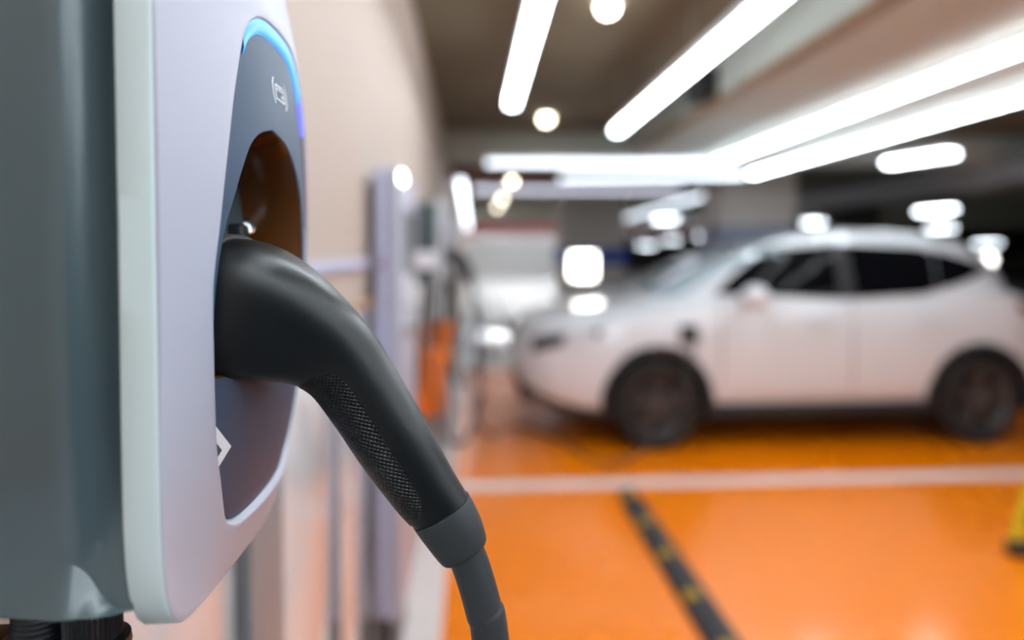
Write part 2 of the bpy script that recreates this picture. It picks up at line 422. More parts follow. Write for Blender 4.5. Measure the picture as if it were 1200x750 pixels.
cover = sub(from_bm('cover', bm, M['cover'], charger, smooth=True, autosmooth=38)); tag(cover, 'white bulged plastic front cover')
# panel, conforming, with round opening
loops = [ring(R_C - .0025, .0075), ring(R_C - .0030, .0048), ring(R_C - .0034, .0044)]
for t in np.linspace(0, 1, 10)[1:]:
    loops.append(ring((R_C - .0034) * (1 - t) + (R_A + .0008) * t, .0044))
loops += [ring(R_A, .0050), ring(R_A - .0006, .009)]
bm = bmesh.new(); bm_loft(bm, loops, True, False)
panel = sub(from_bm('front_panel', bm, M['panel'], charger, smooth=True, autosmooth=38)); tag(panel, 'dark slate grey inset front panel')
# LED arc
def seg_ring(R, off, a0, a1):
    return [front(dC + np.interp(a % (2 * PI), ANG, R, period=2 * PI) * math.cos(a), np.interp(a % (2 * PI), ANG, R, period=2 * PI) * math.sin(a), off) for a in np.linspace(a0, a1, 60)]
def arc(name, a0, a1, mt, lb):
    bm = bmesh.new()
    L = [seg_ring(R_C - .0008, .0030, a0, a1), seg_ring(R_C - .0014, .0010, a0, a1), seg_ring(R_C - .0080, .0026, a0, a1), seg_ring(R_C - .0098, .0038, a0, a1), seg_ring(R_C - .0102, .0052, a0, a1)]
    bm_loft(bm, L, False, False)
    o = sub(from_bm(name, bm, mt, charger, smooth=True)); tag(o, lb); return o
rd = math.radians
arc('status_light', rd(63), rd(116), M['led'], 'glowing blue status light arc')
arc('status_light', rd(53), rd(62.9), M['led_end'], 'violet end of the status light arc')
arc('status_light', rd(14), rd(52.9), M['led_off'], 'unlit end of the status light arc')
# recess
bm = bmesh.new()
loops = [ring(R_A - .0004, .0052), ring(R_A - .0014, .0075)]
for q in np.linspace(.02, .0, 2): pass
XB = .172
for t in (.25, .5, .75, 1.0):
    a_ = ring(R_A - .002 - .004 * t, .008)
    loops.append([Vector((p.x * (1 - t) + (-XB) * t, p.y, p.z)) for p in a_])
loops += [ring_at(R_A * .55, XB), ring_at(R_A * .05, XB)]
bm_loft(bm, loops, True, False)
rec = sub(from_bm('socket_recess', bm, M['recess'], charger, smooth=True, autosmooth=45)); tag(rec, 'glossy black round socket recess, orange floor reflection in its colour')
# small screw eye and flap hinge in the recess
def recess_pt(px, py, Y): p = at(px, py, Y); return p
p = at(291, 266, .445)
Mx = Matrix.Translation(p) @ Matrix.Rotation(-PI / 2 , 4, 'X') @ Matrix.Rotation(rd(38), 4, 'Y')
bm = bmesh.new(); bm_lathe(bm, [(.0012, -.02), (.0046, -.02), (.0052, .0), (.0040, .0012), (.0036, -.003), (.001, -.003)][::-1], 24, Matrix.Translation(p) @ Vector((0, 0, 1)).rotation_difference(Vector((.55, -.8, .1))).to_matrix().to_4x4())
scr = sub(from_bm('screw_socket', bm, M['steel'], rec, smooth=True, autosmooth=40)); tag(scr, 'small metal screw socket')
p = at(278, 271, .44)
hg = sub(box('flap_hinge', (p.x - .018, p.y - .006, p.z - .014), (p.x + .005, p.y + .012, p.z + .005), M['black'], rec, bev=.003)); tag(hg, 'black socket flap hinge')
# printed card symbol and diamond sticker on the panel
def patch(name, polys, parent, mt, off=.0040):
    bm = bmesh.new()
    for P in polys:
        top = [bm.verts.new(front(d, z, off)) for d, z in P]
        bot = [bm.verts.new(front(d, z, off + .0007)) for d, z in P]
        bm.faces.new(top); bm.faces.new(bot[::-1])
        for i in range(len(P)): bm.faces.new((top[i], bot[i], bot[(i + 1) % len(P)], top[(i + 1) % len(P)]))
    return sub(from_bm(name, bm, mt, parent))
def line(a, b, w):
    a = Vector((a[0], a[1])); b = Vector((b[0], b[1])); n = (b - a).normalized(); n = Vector((-n.y, n.x)) * w / 2
    return [tuple(a + n), tuple(b + n), tuple(b - n), tuple(a - n)]
def polyline(P, w): return [line(a, b, w) for a, b in zip(P, P[1:])]
ICON = dict(d=.424, z=.1025)
ic = []
def I(x, z): return (ICON['d'] + x * 1.3, ICON['z'] + z)
ic += polyline([I(-.0085, .008), I(-.0105, .004), I(-.0105, -.004), I(-.0085, -.008)], .0011)
ic += polyline([I(.0085, .008), I(.0105, .004), I(.0105, -.004), I(.0085, -.008)], .0011)
ic += polyline([I(-.0065, .0045), I(.0065, .0045), I(.0065, -.0045), I(-.0065, -.0045), I(-.0065, .0045)], .0010)
ic += [line(I(-.0065, .0022), I(.0065, .0022), .0009), line(I(.0020, -.0012), I(.0045, -.0012), .0014)]
cs = patch('card_symbol', ic, panel, M['mark']); tag(cs, 'white printed card tap symbol')
S0 = (.3425, -.107); q = .019
def dia(k): return [(S0[0] - k, S0[1]), (S0[0], S0[1] + k), (S0[0] + k, S0[1]), (S0[0], S0[1] - k)]
STK = []
for i in range(4):
    A, B = dia(q), dia(q * .62)
    j = (i + 1) % 4
    STK.append([A[i], A[j], B[j], B[i]])
STK.append([(S0[0] + .0045 * math.cos(a), S0[1] + .0045 * math.sin(a)) for a in np.linspace(0, 2 * PI, 17)[:-1]])
sk = patch('diamond_symbol', STK, panel, M['mark'], off=.0039); tag(sk, 'white printed diamond frame symbol')
# body behind the cover, moulded near side
prof = [(.1610, .0200), (.1660, .0200), (.1690, .0194), (.1715, .0180), (.1740, .0152), (.1760, .0122), (.1780, .0092), (.1800, .0064), (.1820, .0042), (.1840, .0027), (.1865, .0016), (.1895, .0011), (.193, .0012), (.197, .0018), (.202, .0028), (.209, .0042), (.218, .0058), (.235, .0075), (.26, .0085), (.29, .0090), (.3295, .0095)]
def sstep(a, b, x): t = min(1, max(0, (x - a) / (b - a))); return t * t * (3 - 2 * t)
DN = .3045; DF = 2 * dC - DN
def sstep(a, b, x): t = min(1, max(0, (x - a) / (b - a))); return t * t * (3 - 2 * t)
zb_ = -.1700
def lip_top(X): return -.1474 - .0215 * sstep(.1900, .1660, X) ** .8   # upper edge of the lower lip, dropping near the cover
rows = [('u', t) for t in (0, .008, .03, .1, .25, .4, .55, .7, .8, .88, .94, .98, 1.0)] + [('l', t) for t in (.02, .15, .3, .5, .7, .85, .95, 1.0)]
loops = []
for kind, t in rows:
    near = []
    for X, e in prof:
        zt = lip_top(X)
        z = .208 + (zt - .208) * t if kind == 'u' else zt + (zb_ - zt) * t
        groove = sstep(.1885, .176, X)
        e2 = e * (1 - groove * .72 * sstep(-.11, -.160, z))
        dd = DN + .0005 + e2
        lean = .006 * sstep(-.02, -.1474, z) * sstep(.166, .186, X)
        if kind == 'u':
            dd += lean
            if z > .195: dd += .006 * ((z - .195) / .013) ** 2
        else:
            dd += lean * (1 - t) - .0045 * t * sstep(.163, .170, X) + (.0016 if t == 1.0 else 0)
        near.append((X, dd, z))
    loops.append([Vector((-X, d, H + z)) for X, d, z in near] + [Vector((-X, 2 * dC - d, H + z)) for X, d, z in near[::-1]])
bm = bmesh.new(); bm_loft(bm, loops, True, True)
body = sub(from_bm('body', bm, M['body'], charger, smooth=True, autosmooth=28)); nl = len(loops[0])
for e_ in body.data.edges:
    if all(v // nl == 12 for v in e_.vertices): e_.use_edge_sharp = True
tag(body, 'grey moulded plastic back body')
# cable glands under the body
def gland(x, y, r, lb):
    bm = bmesh.new(); n = 72
    z0 = H - .1695
    def lp(rad, z, rib): return [Vector((x + (rad + (rib if k % 2 else 0)) * math.cos(2 * PI * k / n), y + (rad + (rib if k % 2 else 0)) * math.sin(2 * PI * k / n), z)) for k in range(n)]
    bm_loft(bm, [lp(r * .9, z0, 0), lp(r, z0 - .002, -.0008), lp(r, z0 - .032, -.0008), lp(r * .8, z0 - .034, 0)], True, True)
    g = sub(from_bm('cable_gland', bm, M['black'], charger, smooth=True, autosmooth=20)); tag(g, lb)
    lathe_b = bmesh.new(); bm_lathe(lathe_b, [(r * .8, z0 - .033), (r * 1.25, z0 - .034), (r * 1.3, z0 - .038), (r * 1.1, z0 - .046), (r * .7, z0 - .06)], 40, Matrix.Translation((x, y, 0)))
    f = sub(from_bm('gland_nut', lathe_b, M['black'], g, smooth=True, autosmooth=35))
    return g
gland(-.2000, .346, .0138, 'black ribbed cable gland')
# corrugated hose entering the body
bm = bmesh.new()
hp = catmull([(-.2265, .346, H - .1695), (-.2275, .346, H - .20), (-.232, .348, H - .26), (-.245, .36, H - .40), (-.26, .38, H - .7)], 150)
bm_tube(bm, [tuple(p) for p in hp], [.0125 if k % 3 else .0108 for k in range(150)], 20)
hose = sub(from_bm('supply_hose', bm, M['black'], charger, smooth=True)); tag(hose, 'black corrugated supply hose')
# brown clamp box on the wall under the charger
cb = empty('conduit_clamp', (WX + .02, .36, H - .212)); tag(cb, 'brown plastic conduit clamp on the wall under the large front charger', 'clamp')
box('base', (.0, -.03, -.09), (.052, .03, -.004), M['bronze'], cb, bev=.006)
tube('ring', [(.066, -.02, -.012), (.066, .03, -.012)], .018, M['bronze'], cb, seg=20)
tube('bolt', [(.05, -.036, -.05), (.05, .0, -.05)], .005, M['steel'], cb)

# ================================================================== PLUG
YP = .38; S = YP / F
st = [(222, 352, 75), (252, 356, 76.5), (288, 362, 78), (329, 377, 69.5), (371, 399, 56), (402, 426, 47.5), (431, 468, 44.5), (463, 519, 42.8), (496, 570, 38.6), (521, 603, 34.4)]
NS = 90
dense = catmull(st, NS)
def frames(D, y=YP):
    P = [at(p[0], p[1], y) for p in D]; out = []
    for i, p in enumerate(P):
        t = (P[min(i + 1, len(P) - 1)] - P[max(i - 1, 0)]).normalized()
        b = Vector((0, -1, 0)); n = b.cross(t).normalized()
        if n.z < 0: n = -n
        out.append((p, t, n, b, D[i][2] * S))
    return out
# tangents are softened so that the wide mouth does not fold
FR = frames(dense)
def xsec(fr, a, grow=0.0, e=None, flat=None):
    p, t, n, b, r = fr
    wide = min(1, max(0, (r - .020) / .017))
    e = e or 2.4 + 1.1 * wide; flat = flat or .86 + .10 * wide
    c, s = math.cos(a), math.sin(a)
    k = 1 / ((abs(c) ** e + abs(s) ** e) ** (1 / e))
    return p + n * (r + grow) * c * k + b * (r + grow) * flat * s * k
NC = 72
CA = [2 * PI * k / NC for k in range(NC)]
plug = empty('charging_plug', at(330, 370, YP)); POFF = Vector(plug.location)
tag(plug, 'black charging plug with curved handle and cable plugged into the large front charger', 'charging plug', 'black charging plugs')
def psub(o): o.data.transform(Matrix.Translation(-POFF)); return o
bm = bmesh.new()
bm_loft(bm, [[xsec(f, a) for a in CA] for f in FR], True, True)
hd = psub(from_bm('handle', bm, M['handle'], plug, smooth=True, autosmooth=50)); tag(hd, 'matt black curved handle')
# collar rim at the mouth
mi = [i for i, d in enumerate(dense) if 225 <= d[0] <= 268]
bm = bmesh.new()
Ls = [[xsec(FR[i], a, .0022) for a in CA] for i in mi]
Ls.append([xsec(FR[mi[-1] + 1], a, .0012) for a in CA]); Ls.append([xsec(FR[mi[-1] + 1], a, -.001) for a in CA])
bm_loft(bm, Ls, True, True)
psub(from_bm('mouth_collar', bm, M['handle_edge'], plug, smooth=True, autosmooth=40))
# textured grip pad on the underside
i0 = min(range(NS), key=lambda i: abs(dense[i][0] - 388)); i1 = min(range(NS), key=lambda i: abs(dense[i][0] - 511))
bm = bmesh.new(); uvl = bm.loops.layers.uv.new('UVMap')
rows = []; UV = {}
NR, NCg = 120, 60
for j in range(NR + 1):
    t = j / NR * 2 - 1
    s = i0 + (i1 - i0) * j / NR; i = min(int(s), NS - 2); fr_ = s - i
    fa, fb = FR[i], FR[i + 1]
    f = tuple((fa[k] * (1 - fr_) + fb[k] * fr_) for k in range(5))
    end = max(0.0, 1 - abs(t) ** 7) ** .5
    phm = rd(92) * (.02 + .98 * end)
    row = []
    for q in range(NCg + 1):
        w = q / NCg * 2 - 1
        a = PI + w * phm
        g = .0007 * (1 - abs(w) ** 16) * min(1, (1 - abs(t)) * 30) - .0001
        v = bm.verts.new(xsec(f, a, g)); row.append(v)
        UV[v] = ((j / NR) * .105, w * phm * f[4])
    rows.append(row)
for r0, r1 in zip(rows, rows[1:]):
    for q in range(NCg): bm.faces.new((r0[q], r0[q + 1], r1[q + 1], r1[q]))
for fc in bm.faces:
    for l in fc.loops: l[uvl].uv = UV[l.vert]
gp = psub(from_bm('grip_pad', bm, M['grip'], plug, smooth=True)); tag(gp, 'diamond textured grip pad')
# strain sleeve
sl = catmull([(517, 598, 36.6), (522, 606, 36.4), (533, 624, 34.5), (541, 639, 31.5), (545, 646, 28.5), (546, 648, 22), (546.5, 649, 14)], 30)
fr = frames(sl)
tdir = (at(546, 650, YP) - at(519, 602, YP)).normalized()
bm = bmesh.new()
L_ = [[xsec((f[0], tdir, (Vector((0, -1, 0)).cross(tdir)) * (1 if Vector((0, -1, 0)).cross(tdir).z > 0 else -1), f[3], f[4]), a, 0, 2.3, .92) for a in CA] for f in fr]
bm_loft(bm, L_, True, True)
psub(from_bm('cable_sleeve', bm, M['rubber'], plug, smooth=True, autosmooth=60))
# cable
c0 = [at(543, 640, YP), at(555, 672, YP), at(567, 715, YP), at(576, 760, YP)]
cp = [tuple(c) for c in c0] + [(.03, .38, 1.05), (.035, .38, .75), (-.02, .375, .55), (-.12, .36, .55), (-.185, .35, .80), (-.199, .346, 1.08), (-.200, .346, H - .20)]
psub(tube('cable', cp, .0113, M['rubber'], plug, seg=20, n=140))

# ================================================================== SECOND UNIT: tall white charging cabinet
cx0, cx1, cy0, cy1 = WX + .02, -.245, 2.02, 2.62
kc = empty('charging_cabinet', (WX, cy0, 0)); tag(kc, 'tall white charging cabinet on the wall between the front charger and the far ones', 'charging cabinet')
def rel(o, e): o.data.transform(Matrix.Translation(-Vector(e.location))); return o
bm = bmesh.new(); bm_box(bm, (WX + .02, cy0, .30), (-.252, cy1, 1.735), .02, 4)
rel(from_bm('housing', bm, M['lilac'], kc, smooth=True, autosmooth=40), kc)
bm = bmesh.new(); bm_box(bm, (-.252, cy0 - .004, .29), (-.226, cy1 + .004, 1.745), .009, 4)
fp = rel(from_bm('front_plate', bm, M['cover'], kc, smooth=True, autosmooth=40), kc)
bm = bmesh.new(); bm_box(bm, (-.2265, cy0 + .12, 1.40), (-.223, cy1 - .12, 1.62), .0015)
rel(from_bm('screen', bm, M['glass'], kc), kc)
bm = bmesh.new(); bm_box(bm, (-.2265, cy0 + .03, 1.70), (-.2240, cy0 + .15, 1.732), .001)
rel(from_bm('painted_glint', bm, glow('glint_white', (.9, 1, .92, 1), 8), kc), kc)  # glowing patch stands in for a ceiling light's glint on the top edge
bm = bmesh.new(); bm_box(bm, (WX + .025, cy0 + .05, .0), (-.27, cy1 - .05, .31), .004)
rel(from_bm('plinth', bm, M['gap'], kc), kc)
bm = bmesh.new(); bm_lathe(bm, [(.005, 0), (.035, 0), (.035, .02), (.02, .03), (.005, .03)], 24, Matrix.Translation((-.226, cy0 + .16, 1.22)) @ Matrix.Rotation(PI / 2, 4, 'Y'))
rel(from_bm('holster', bm, M['steel'], kc, smooth=True, autosmooth=40), kc)
bm = bmesh.new(); bm_box(bm, (WX + .04, cy0 - .003, 1.425), (WX + .055, cy0 + .01, 1.45), .001)
rel(from_bm('red_label', bm, M['redpipe'], kc), kc)

# far wall chargers: copies of the front one with their plugs
flab = [('white wall charger with dark side, first one beyond the tall white cabinet', 3.02, 'black plug in the first charger beyond the tall white cabinet'),
        ('blurred white wall charger, second one beyond the tall white cabinet', 4.45, 'black plug in the second charger beyond the tall white cabinet'),
        ('far white wall charger, third one beyond the tall white cabinet', 5.9, 'black plug in the third charger beyond the tall white cabinet')]
for i, (lb, yy, lp_) in enumerate(flab):
    c = copy_tree(charger); dy = yy - DN
    c.location = charger.location + Vector((0, dy, .03)); c['label'] = lb
    p = copy_tree(plug); p.location = plug.location + Vector((0, dy, .03)); p['label'] = lp_
# white rating plate on side of the first far charger is its own sticker
stx = box('rating_sticker', (-.275, 3.008, H - .075), (-.165, 3.0135, H + .01), M['mark'], bev=.001)
tag(stx, 'white rating sticker on the dark side')
fc0 = bpy.data.objects['car_charger.001']; stx.parent = fc0; stx.data.transform(Matrix.Translation(-Vector(fc0.location)))

# orange cable holder boxes under the far chargers
def holder(y, lb):
    e = empty('cable_holder', (WX + .02, y, .60)); tag(e, lb, 'cable holder', 'orange cable holders')
    box('box', (.0, .0, .03), (.16, .16, .34), M['orangebox'], e, bev=.012)
    box('back_plate', (-.02, -.02, .0), (.0, .18, .37), M['duct'], e, bev=.003)
    box('lid', (-.0, -.006, .34), (.168, .166, .36), M['orangebox'], e, bev=.006)
    tube('hook', [(.16, .08, .25), (.21, .08, .24), (.22, .08, .28)], .010, M['clad'], e, n=14)
    box('bracket', (.0, .08, -.10), (.13, .12, .03), M['duct'], e, bev=.004)
    box('post', (.10, .08, -.60), (.14, .12, -.08), M['duct'], e, bev=.004)
    return e
holder(3.30, 'orange cable holder box under the first charger beyond the tall cabinet')
holder(4.78, 'orange cable holder box under the second charger beyond the tall cabinet')

# ================================================================== FLOOR ITEMS
# black rubber wheel stop / bay divider with yellow reflectors
ws = empty('bay_divider', (.94, 2.0, 0)); tag(ws, 'long black rubber bay divider with yellow reflectors on the orange floor', 'bay divider')
def stop_body(e, L, w, h, n):
    bm = bmesh.new()
    sec = [(-w / 2, 0), (-w / 2, h * .35), (-w * .30, h * .9), (-w * .22, h), (w * .22, h), (w * .30, h * .9), (w / 2, h * .35), (w / 2, 0)]
    bm_loft(bm, [[(x, 0.02 if False else 0, z) for x, z in sec]] and [[Vector((x * (.8 if k in (0, 9) else 1), L * k / 9 if k else 0, z * (.7 if k in (0, 9) else 1))) for x, z in sec] for k in range(10)], True, True)
    from_bm('rubber_body', bm, M['stop'], e, smooth=True, autosmooth=30)
    for i in range(n):
        y = L * (i + .6) / n
        bm = bmesh.new(); q = [(-w * .42, h * .55), (-w * .30, h * .93), (-w * .20, h * 1.02), (w * .05, h * 1.02)]
        top = [(bm.verts.new((x - .001, y - .035, z + .0015)), bm.verts.new((x - .001, y + .035, z + .0015))) for x, z in q]
        bot = [(bm.verts.new((x + .001, y - .035, z - .004)), bm.verts.new((x + .001, y + .035, z - .004))) for x, z in q]
        for (a, b), (c, d) in zip(top, top[1:]): bm.faces.new((a, b, d, c))
        for (a, b), (c, d) in zip(bot, bot[1:]): bm.faces.new((c, d, b, a))
        for s in (0, 1):
            for k_ in range(3): bm.faces.new((top[k_][s], top[k_ + 1][s], bot[k_ + 1][s], bot[k_][s]))
        for k_ in (0, 3): bm.faces.new((top[k_][0], top[k_][1], bot[k_][1], bot[k_][0]))
        from_bm('reflector', bm, M['yellowmark'], e)
stop_body(ws, 1.82, .135, .05, 5)
# wheel stops behind/under the car
for x, lb in ((2.35, 'black and yellow wheel stop under the middle of the white car'),):
    e = empty('wheel_stop', (x, 6.3, 0), -PI / 2); tag(e, lb, 'wheel stop'); stop_body(e, .9, .15, .10, 4)

# yellow folding floor stand at the right edge
fs = empty('floor_stand', (2.635, 2.93, 0)); tag(fs, 'yellow folding floor stand with black rubber feet at the right edge', 'floor stand')
tube('leg', [(.00, 0, .03), (.085, .01, .30), (.21, .02, .66)], .022, M['yellow'], fs, n=20)
tube('leg', [(.70, 0, .03), (.615, .01, .30), (.49, .02, .66)], .017, M['yellow'], fs, n=20)
tube('leg', [(.38, .34, .03), (.30, .20, .3), (.15, .03, .62)], .015, M['yellow'], fs, n=20)
tube('leg', [(.59, .34, .03), (.55, .20, .3), (.49, .03, .62)], .015, M['yellow'], fs, n=20)
bm = bmesh.new(); bm_box(bm, (.10, -.008, .36), (.60, .022, .72), .02, 3)
from_bm('board', bm, M['yellow'], fs, smooth=True, autosmooth=40)
box('foot_bar', (-.03, -.06, .0), (.74, .02, .07), M['clad'], fs, bev=.012)
box('foot_bar', (.36, .31, .0), (.62, .37, .04), M['clad'], fs, bev=.012)

# ================================================================== CARS
def make_car(label, group, paint, loc, rz=0, screen=None):
    car = empty('car', loc, rz); tag(car, label, 'car', group)
    W = .90
    # local x along the car, front bumper x=0; local y: near side negative
    xs = [0.0, .04, .12, .25, .45, .70, 1.05, 1.25, 1.6, 2.2, 2.8, 3.3, 3.7, 4.0, 4.22, 4.36, 4.42, 4.44]
    def cur(tbl, x):
        X = [t[0] for t in tbl]; Y = [t[1] for t in tbl]; return float(np.interp(x, X, Y))
    half_w = [(0, .50), (.04, .60), (.12, .70), (.25, .79), (.45, .85), (.7, .88), (1.05, .89), (2.2, .895), (3.3, .895), (4.0, .87), (4.22, .82), (4.36, .74), (4.42, .66), (4.44, .60)]
    z_bot = [(0, .46), (.04, .42), (.12, .37), (.3, .31), (.5, .27), (.7, .26), (1.05, .30), (3.7, .32), (4.1, .34), (4.36, .40), (4.44, .50)]
    z_top = [(0, .80), (.04, .88), (.12, .95), (.25, .995), (.45, 1.025), (.70, 1.05), (1.05, 1.10), (1.25, 1.13), (3.3, 1.16), (3.7, 1.20), (4.0, 1.19), (4.22, 1.14), (4.36, 1.06), (4.42, .95), (4.44, .86)]
    z_sho = [(0, .72), (.04, .80), (.12, .86), (.25, .89), (.45, .92), (.7, .95), (1.05, 1.02), (1.45, 1.08), (2.5, 1.09), (3.2, 1.10), (3.6, 1.16), (3.85, 1.20), (4.0, 1.18), (4.22, 1.10), (4.36, 1.0), (4.42, .90), (4.44, .80)]
    fine = sorted(set(xs + list(np.linspace(.1, 4.3, 43))))
    loops = []
    for x in fine:
        w, zb, zt, zs = cur(half_w, x), cur(z_bot, x), cur(z_top, x), cur(z_sho, x)
        zs = min(zs, zt - .02)
        hgt = zs - zb
        sec = [(0, zb), (w * .75, zb), (w - .07, zb + .01), (w - .03, zb + .05), (w - .012, zb + hgt * .25), (w - .006, zb + hgt * .42), (w, zb + hgt * .58), (w - .004, zb + hgt * .72),
               (w - .014, zb + hgt * .86), (w - .04, zs - .012), (w - .075, zs + .006), (w * .72, zs + (zt - zs) * .62), (w * .4, zs + (zt - zs) * .92), (0, zt)]
        L = [Vector((x, -y, z)) for y, z in sec] + [Vector((x, y, z)) for y, z in sec[-2:0:-1]]
        loops.append(L)
    bm = bmesh.new(); bm_loft(bm, loops, True, True)
    body = from_bm('body', bm, paint, car, smooth=True, autosmooth=50)
    # wheel arches cut through the side
    FX, RX, WR = 1.06, 3.70, .345
    cut = []
    for cx in (FX, RX):
        bmc = bmesh.new()
        bmesh.ops.create_cone(bmc, cap_ends=True, segments=40, radius1=.42, radius2=.42, depth=2.4, matrix=Matrix.Translation((cx, 0, WR)) @ Matrix.Rotation(PI / 2, 4, 'X'))
        mc = bpy.data.meshes.new('cutter'); bmc.to_mesh(mc); bmc.free()
        co = bpy.data.objects.new('cutter', mc); COL.objects.link(co); co.parent = car
        md = body.modifiers.new('arch', 'BOOLEAN'); md.operation = 'DIFFERENCE'; md.object = co; md.solver = 'EXACT'; cut.append(co)
    bpy.context.view_layer.update()
    dg = bpy.context.evaluated_depsgraph_get()
    nm = bpy.data.meshes.new_from_object(body.evaluated_get(dg))
    body.modifiers.clear(); body.data = nm
    for p in nm.polygons: p.use_smooth = True
    nm.set_sharp_from_angle(angle=rd(40))
    for co in cut: bpy.data.objects.remove(co)
    # cabin: stacked plan outlines
    lev = [(1.05, 1.00, 4.28, .835), (1.16, 1.22, 4.24, .815), (1.30, 1.52, 4.18, .775), (1.44, 1.86, 4.06, .725), (1.55, 2.20, 3.86, .665), (1.62, 2.50, 3.55, .59), (1.655, 2.75, 3.2, .45), (1.665, 2.88, 3.05, .2)]
    Z = [l[0] for l in lev]
    def plan(z):
        return (float(np.interp(z, Z, [l[1] for l in lev])), float(np.interp(z, Z, [l[2] for l in lev])), float(np.interp(z, Z, [l[3] for l in lev])))
    def outline(x0, x1, w, n=28):
        P = []
        cx, hx = (x0 + x1) / 2, (x1 - x0) / 2
        for k in range(4 * n):
            a = 2 * PI * k / (4 * n); c, s = math.cos(a), math.sin(a); e = 5.0
            r = 1 / ((abs(c) ** e + abs(s) ** e) ** (1 / e)); P.append((cx + hx * r * c, w * r * s))
        return P
    bm = bmesh.new()
    bm_loft(bm, [[Vector((x, y, z)) for x, y in outline(*plan(z))] for z in [1.05, 1.10, 1.16, 1.23, 1.30, 1.37, 1.44, 1.50, 1.55, 1.59, 1.62, 1.64, 1.655, 1.665]], True, True)
    cab = from_bm('cabin', bm, paint, car, smooth=True, autosmooth=60)
    def side_y(x, z):
        x0, x1, w = plan(z); t = min(1, abs((x - (x0 + x1) / 2) / ((x1 - x0) / 2)))
        return w * max(0, 1 - t ** 5.0) ** (1 / 5.0)
    # side windows (both sides)
    front_win = [(1.54, 1.145), (1.60, 1.21), (1.80, 1.355), (2.02, 1.475), (2.25, 1.535), (2.56, 1.55), (2.56, 1.125), (2.0, 1.13)]
    rear_win = [(2.68, 1.55), (2.95, 1.548), (3.22, 1.53), (3.40, 1.505), (3.38, 1.18), (3.15, 1.14), (2.68, 1.125)]
    centre = [(2.565, 1.55), (2.675, 1.55), (2.675, 1.125), (2.565, 1.125)]
    quarter = [(3.41, 1.503), (3.58, 1.465), (3.76, 1.41), (3.92, 1.35), (3.80, 1.31), (3.60, 1.24), (3.39, 1.19)]
    for nme, P in (('front_door_window', front_win), ('rear_door_window', rear_win), ('quarter_window', quarter), ('door_pillar_trim', centre)):
        for sg in (-1, 1):
            bm = bmesh.new()
            n = 14
            zlo, zhi = min(p[1] for p in P), max(p[1] for p in P)
            def xr(z):
                X = []
                for (xa, za), (xb, zb) in zip(P, P[1:] + P[:1]):
                    if (za - z) * (zb - z) <= 0 and abs(zb - za) > 1e-9: X.append(xa + (xb - xa) * (z - za) / (zb - za))
                return min(X), max(X)
            rowsA, rowsB = [], []
            for j in range(n + 1):
                z = zlo + 1e-4 + (zhi - zlo - 2e-4) * j / n; a, b = xr(z)
                rowsA.append([Vector((a + (b - a) * q / 16, sg * (side_y(a + (b - a) * q / 16, z) + .006), z)) for q in range(17)])
                rowsB.append([Vector((v.x, v.y - sg * .012, v.z)) for v in rowsA[-1]])
            va = [[bm.verts.new(v) for v in r] for r in rowsA]; vb = [[bm.verts.new(v) for v in r] for r in rowsB]
            for R_ in (va, vb):
                for r0, r1 in zip(R_, R_[1:]):
                    for q in range(16): bm.faces.new((r0[q], r0[q + 1], r1[q + 1], r1[q]))
            for R0, R1 in ((va[0], vb[0]), (va[-1], vb[-1]), ([r[0] for r in va], [r[0] for r in vb]), ([r[-1] for r in va], [r[-1] for r in vb])):
                for q in range(len(R0) - 1):
                    bm.faces.new((R0[q], R0[q + 1], R1[q + 1], R1[q]))
            w_ = from_bm(nme, bm, M['clad'] if 'trim' in nme else M['glass'], car, smooth=True, autosmooth=40)
            tag(w_, 'black door pillar trim' if 'trim' in nme else 'black tinted side window')
    # windscreen and rear glass: patches on the cabin ends
    for nme, end, z0, z1, mt in (('windscreen', 0, 1.13, 1.585, screen or M['windscreen']), ('rear_window', 1, 1.20, 1.50, M['glass'])):
        bm = bmesh.new(); RA, RB = [], []
        for j in range(15):
            z = z0 + (z1 - z0) * j / 14; x0, x1, w = plan(z); cx, hx = (x0 + x1) / 2, (x1 - x0) / 2
            ra, rb = [], []
            for q in range(25):
                y = (q / 24 * 2 - 1) * w * .80
                t = (1 - (abs(y) / w) ** 5.0) ** (1 / 5.0)
                s = -1 if end == 0 else 1
                ra.append(Vector((cx + s * (hx * t + .008), y, z + .006))); rb.append(Vector((cx + s * (hx * t - .008), y, z - .006)))
            RA.append(ra); RB.append(rb)
        va = [[bm.verts.new(v) for v in r] for r in RA]; vb = [[bm.verts.new(v) for v in r] for r in RB]
        for R_ in (va, vb):
            for r0, r1 in zip(R_, R_[1:]):
                for q in range(24): bm.faces.new((r0[q], r0[q + 1], r1[q + 1], r1[q]))
        for R0, R1 in ((va[0], vb[0]), (va[-1], vb[-1]), ([r[0] for r in va], [r[0] for r in vb]), ([r[-1] for r in va], [r[-1] for r in vb])):
            for q in range(len(R0) - 1): bm.faces.new((R0[q], R0[q + 1], R1[q + 1], R1[q]))
        from_bm(nme, bm, mt, car, smooth=True, autosmooth=40)
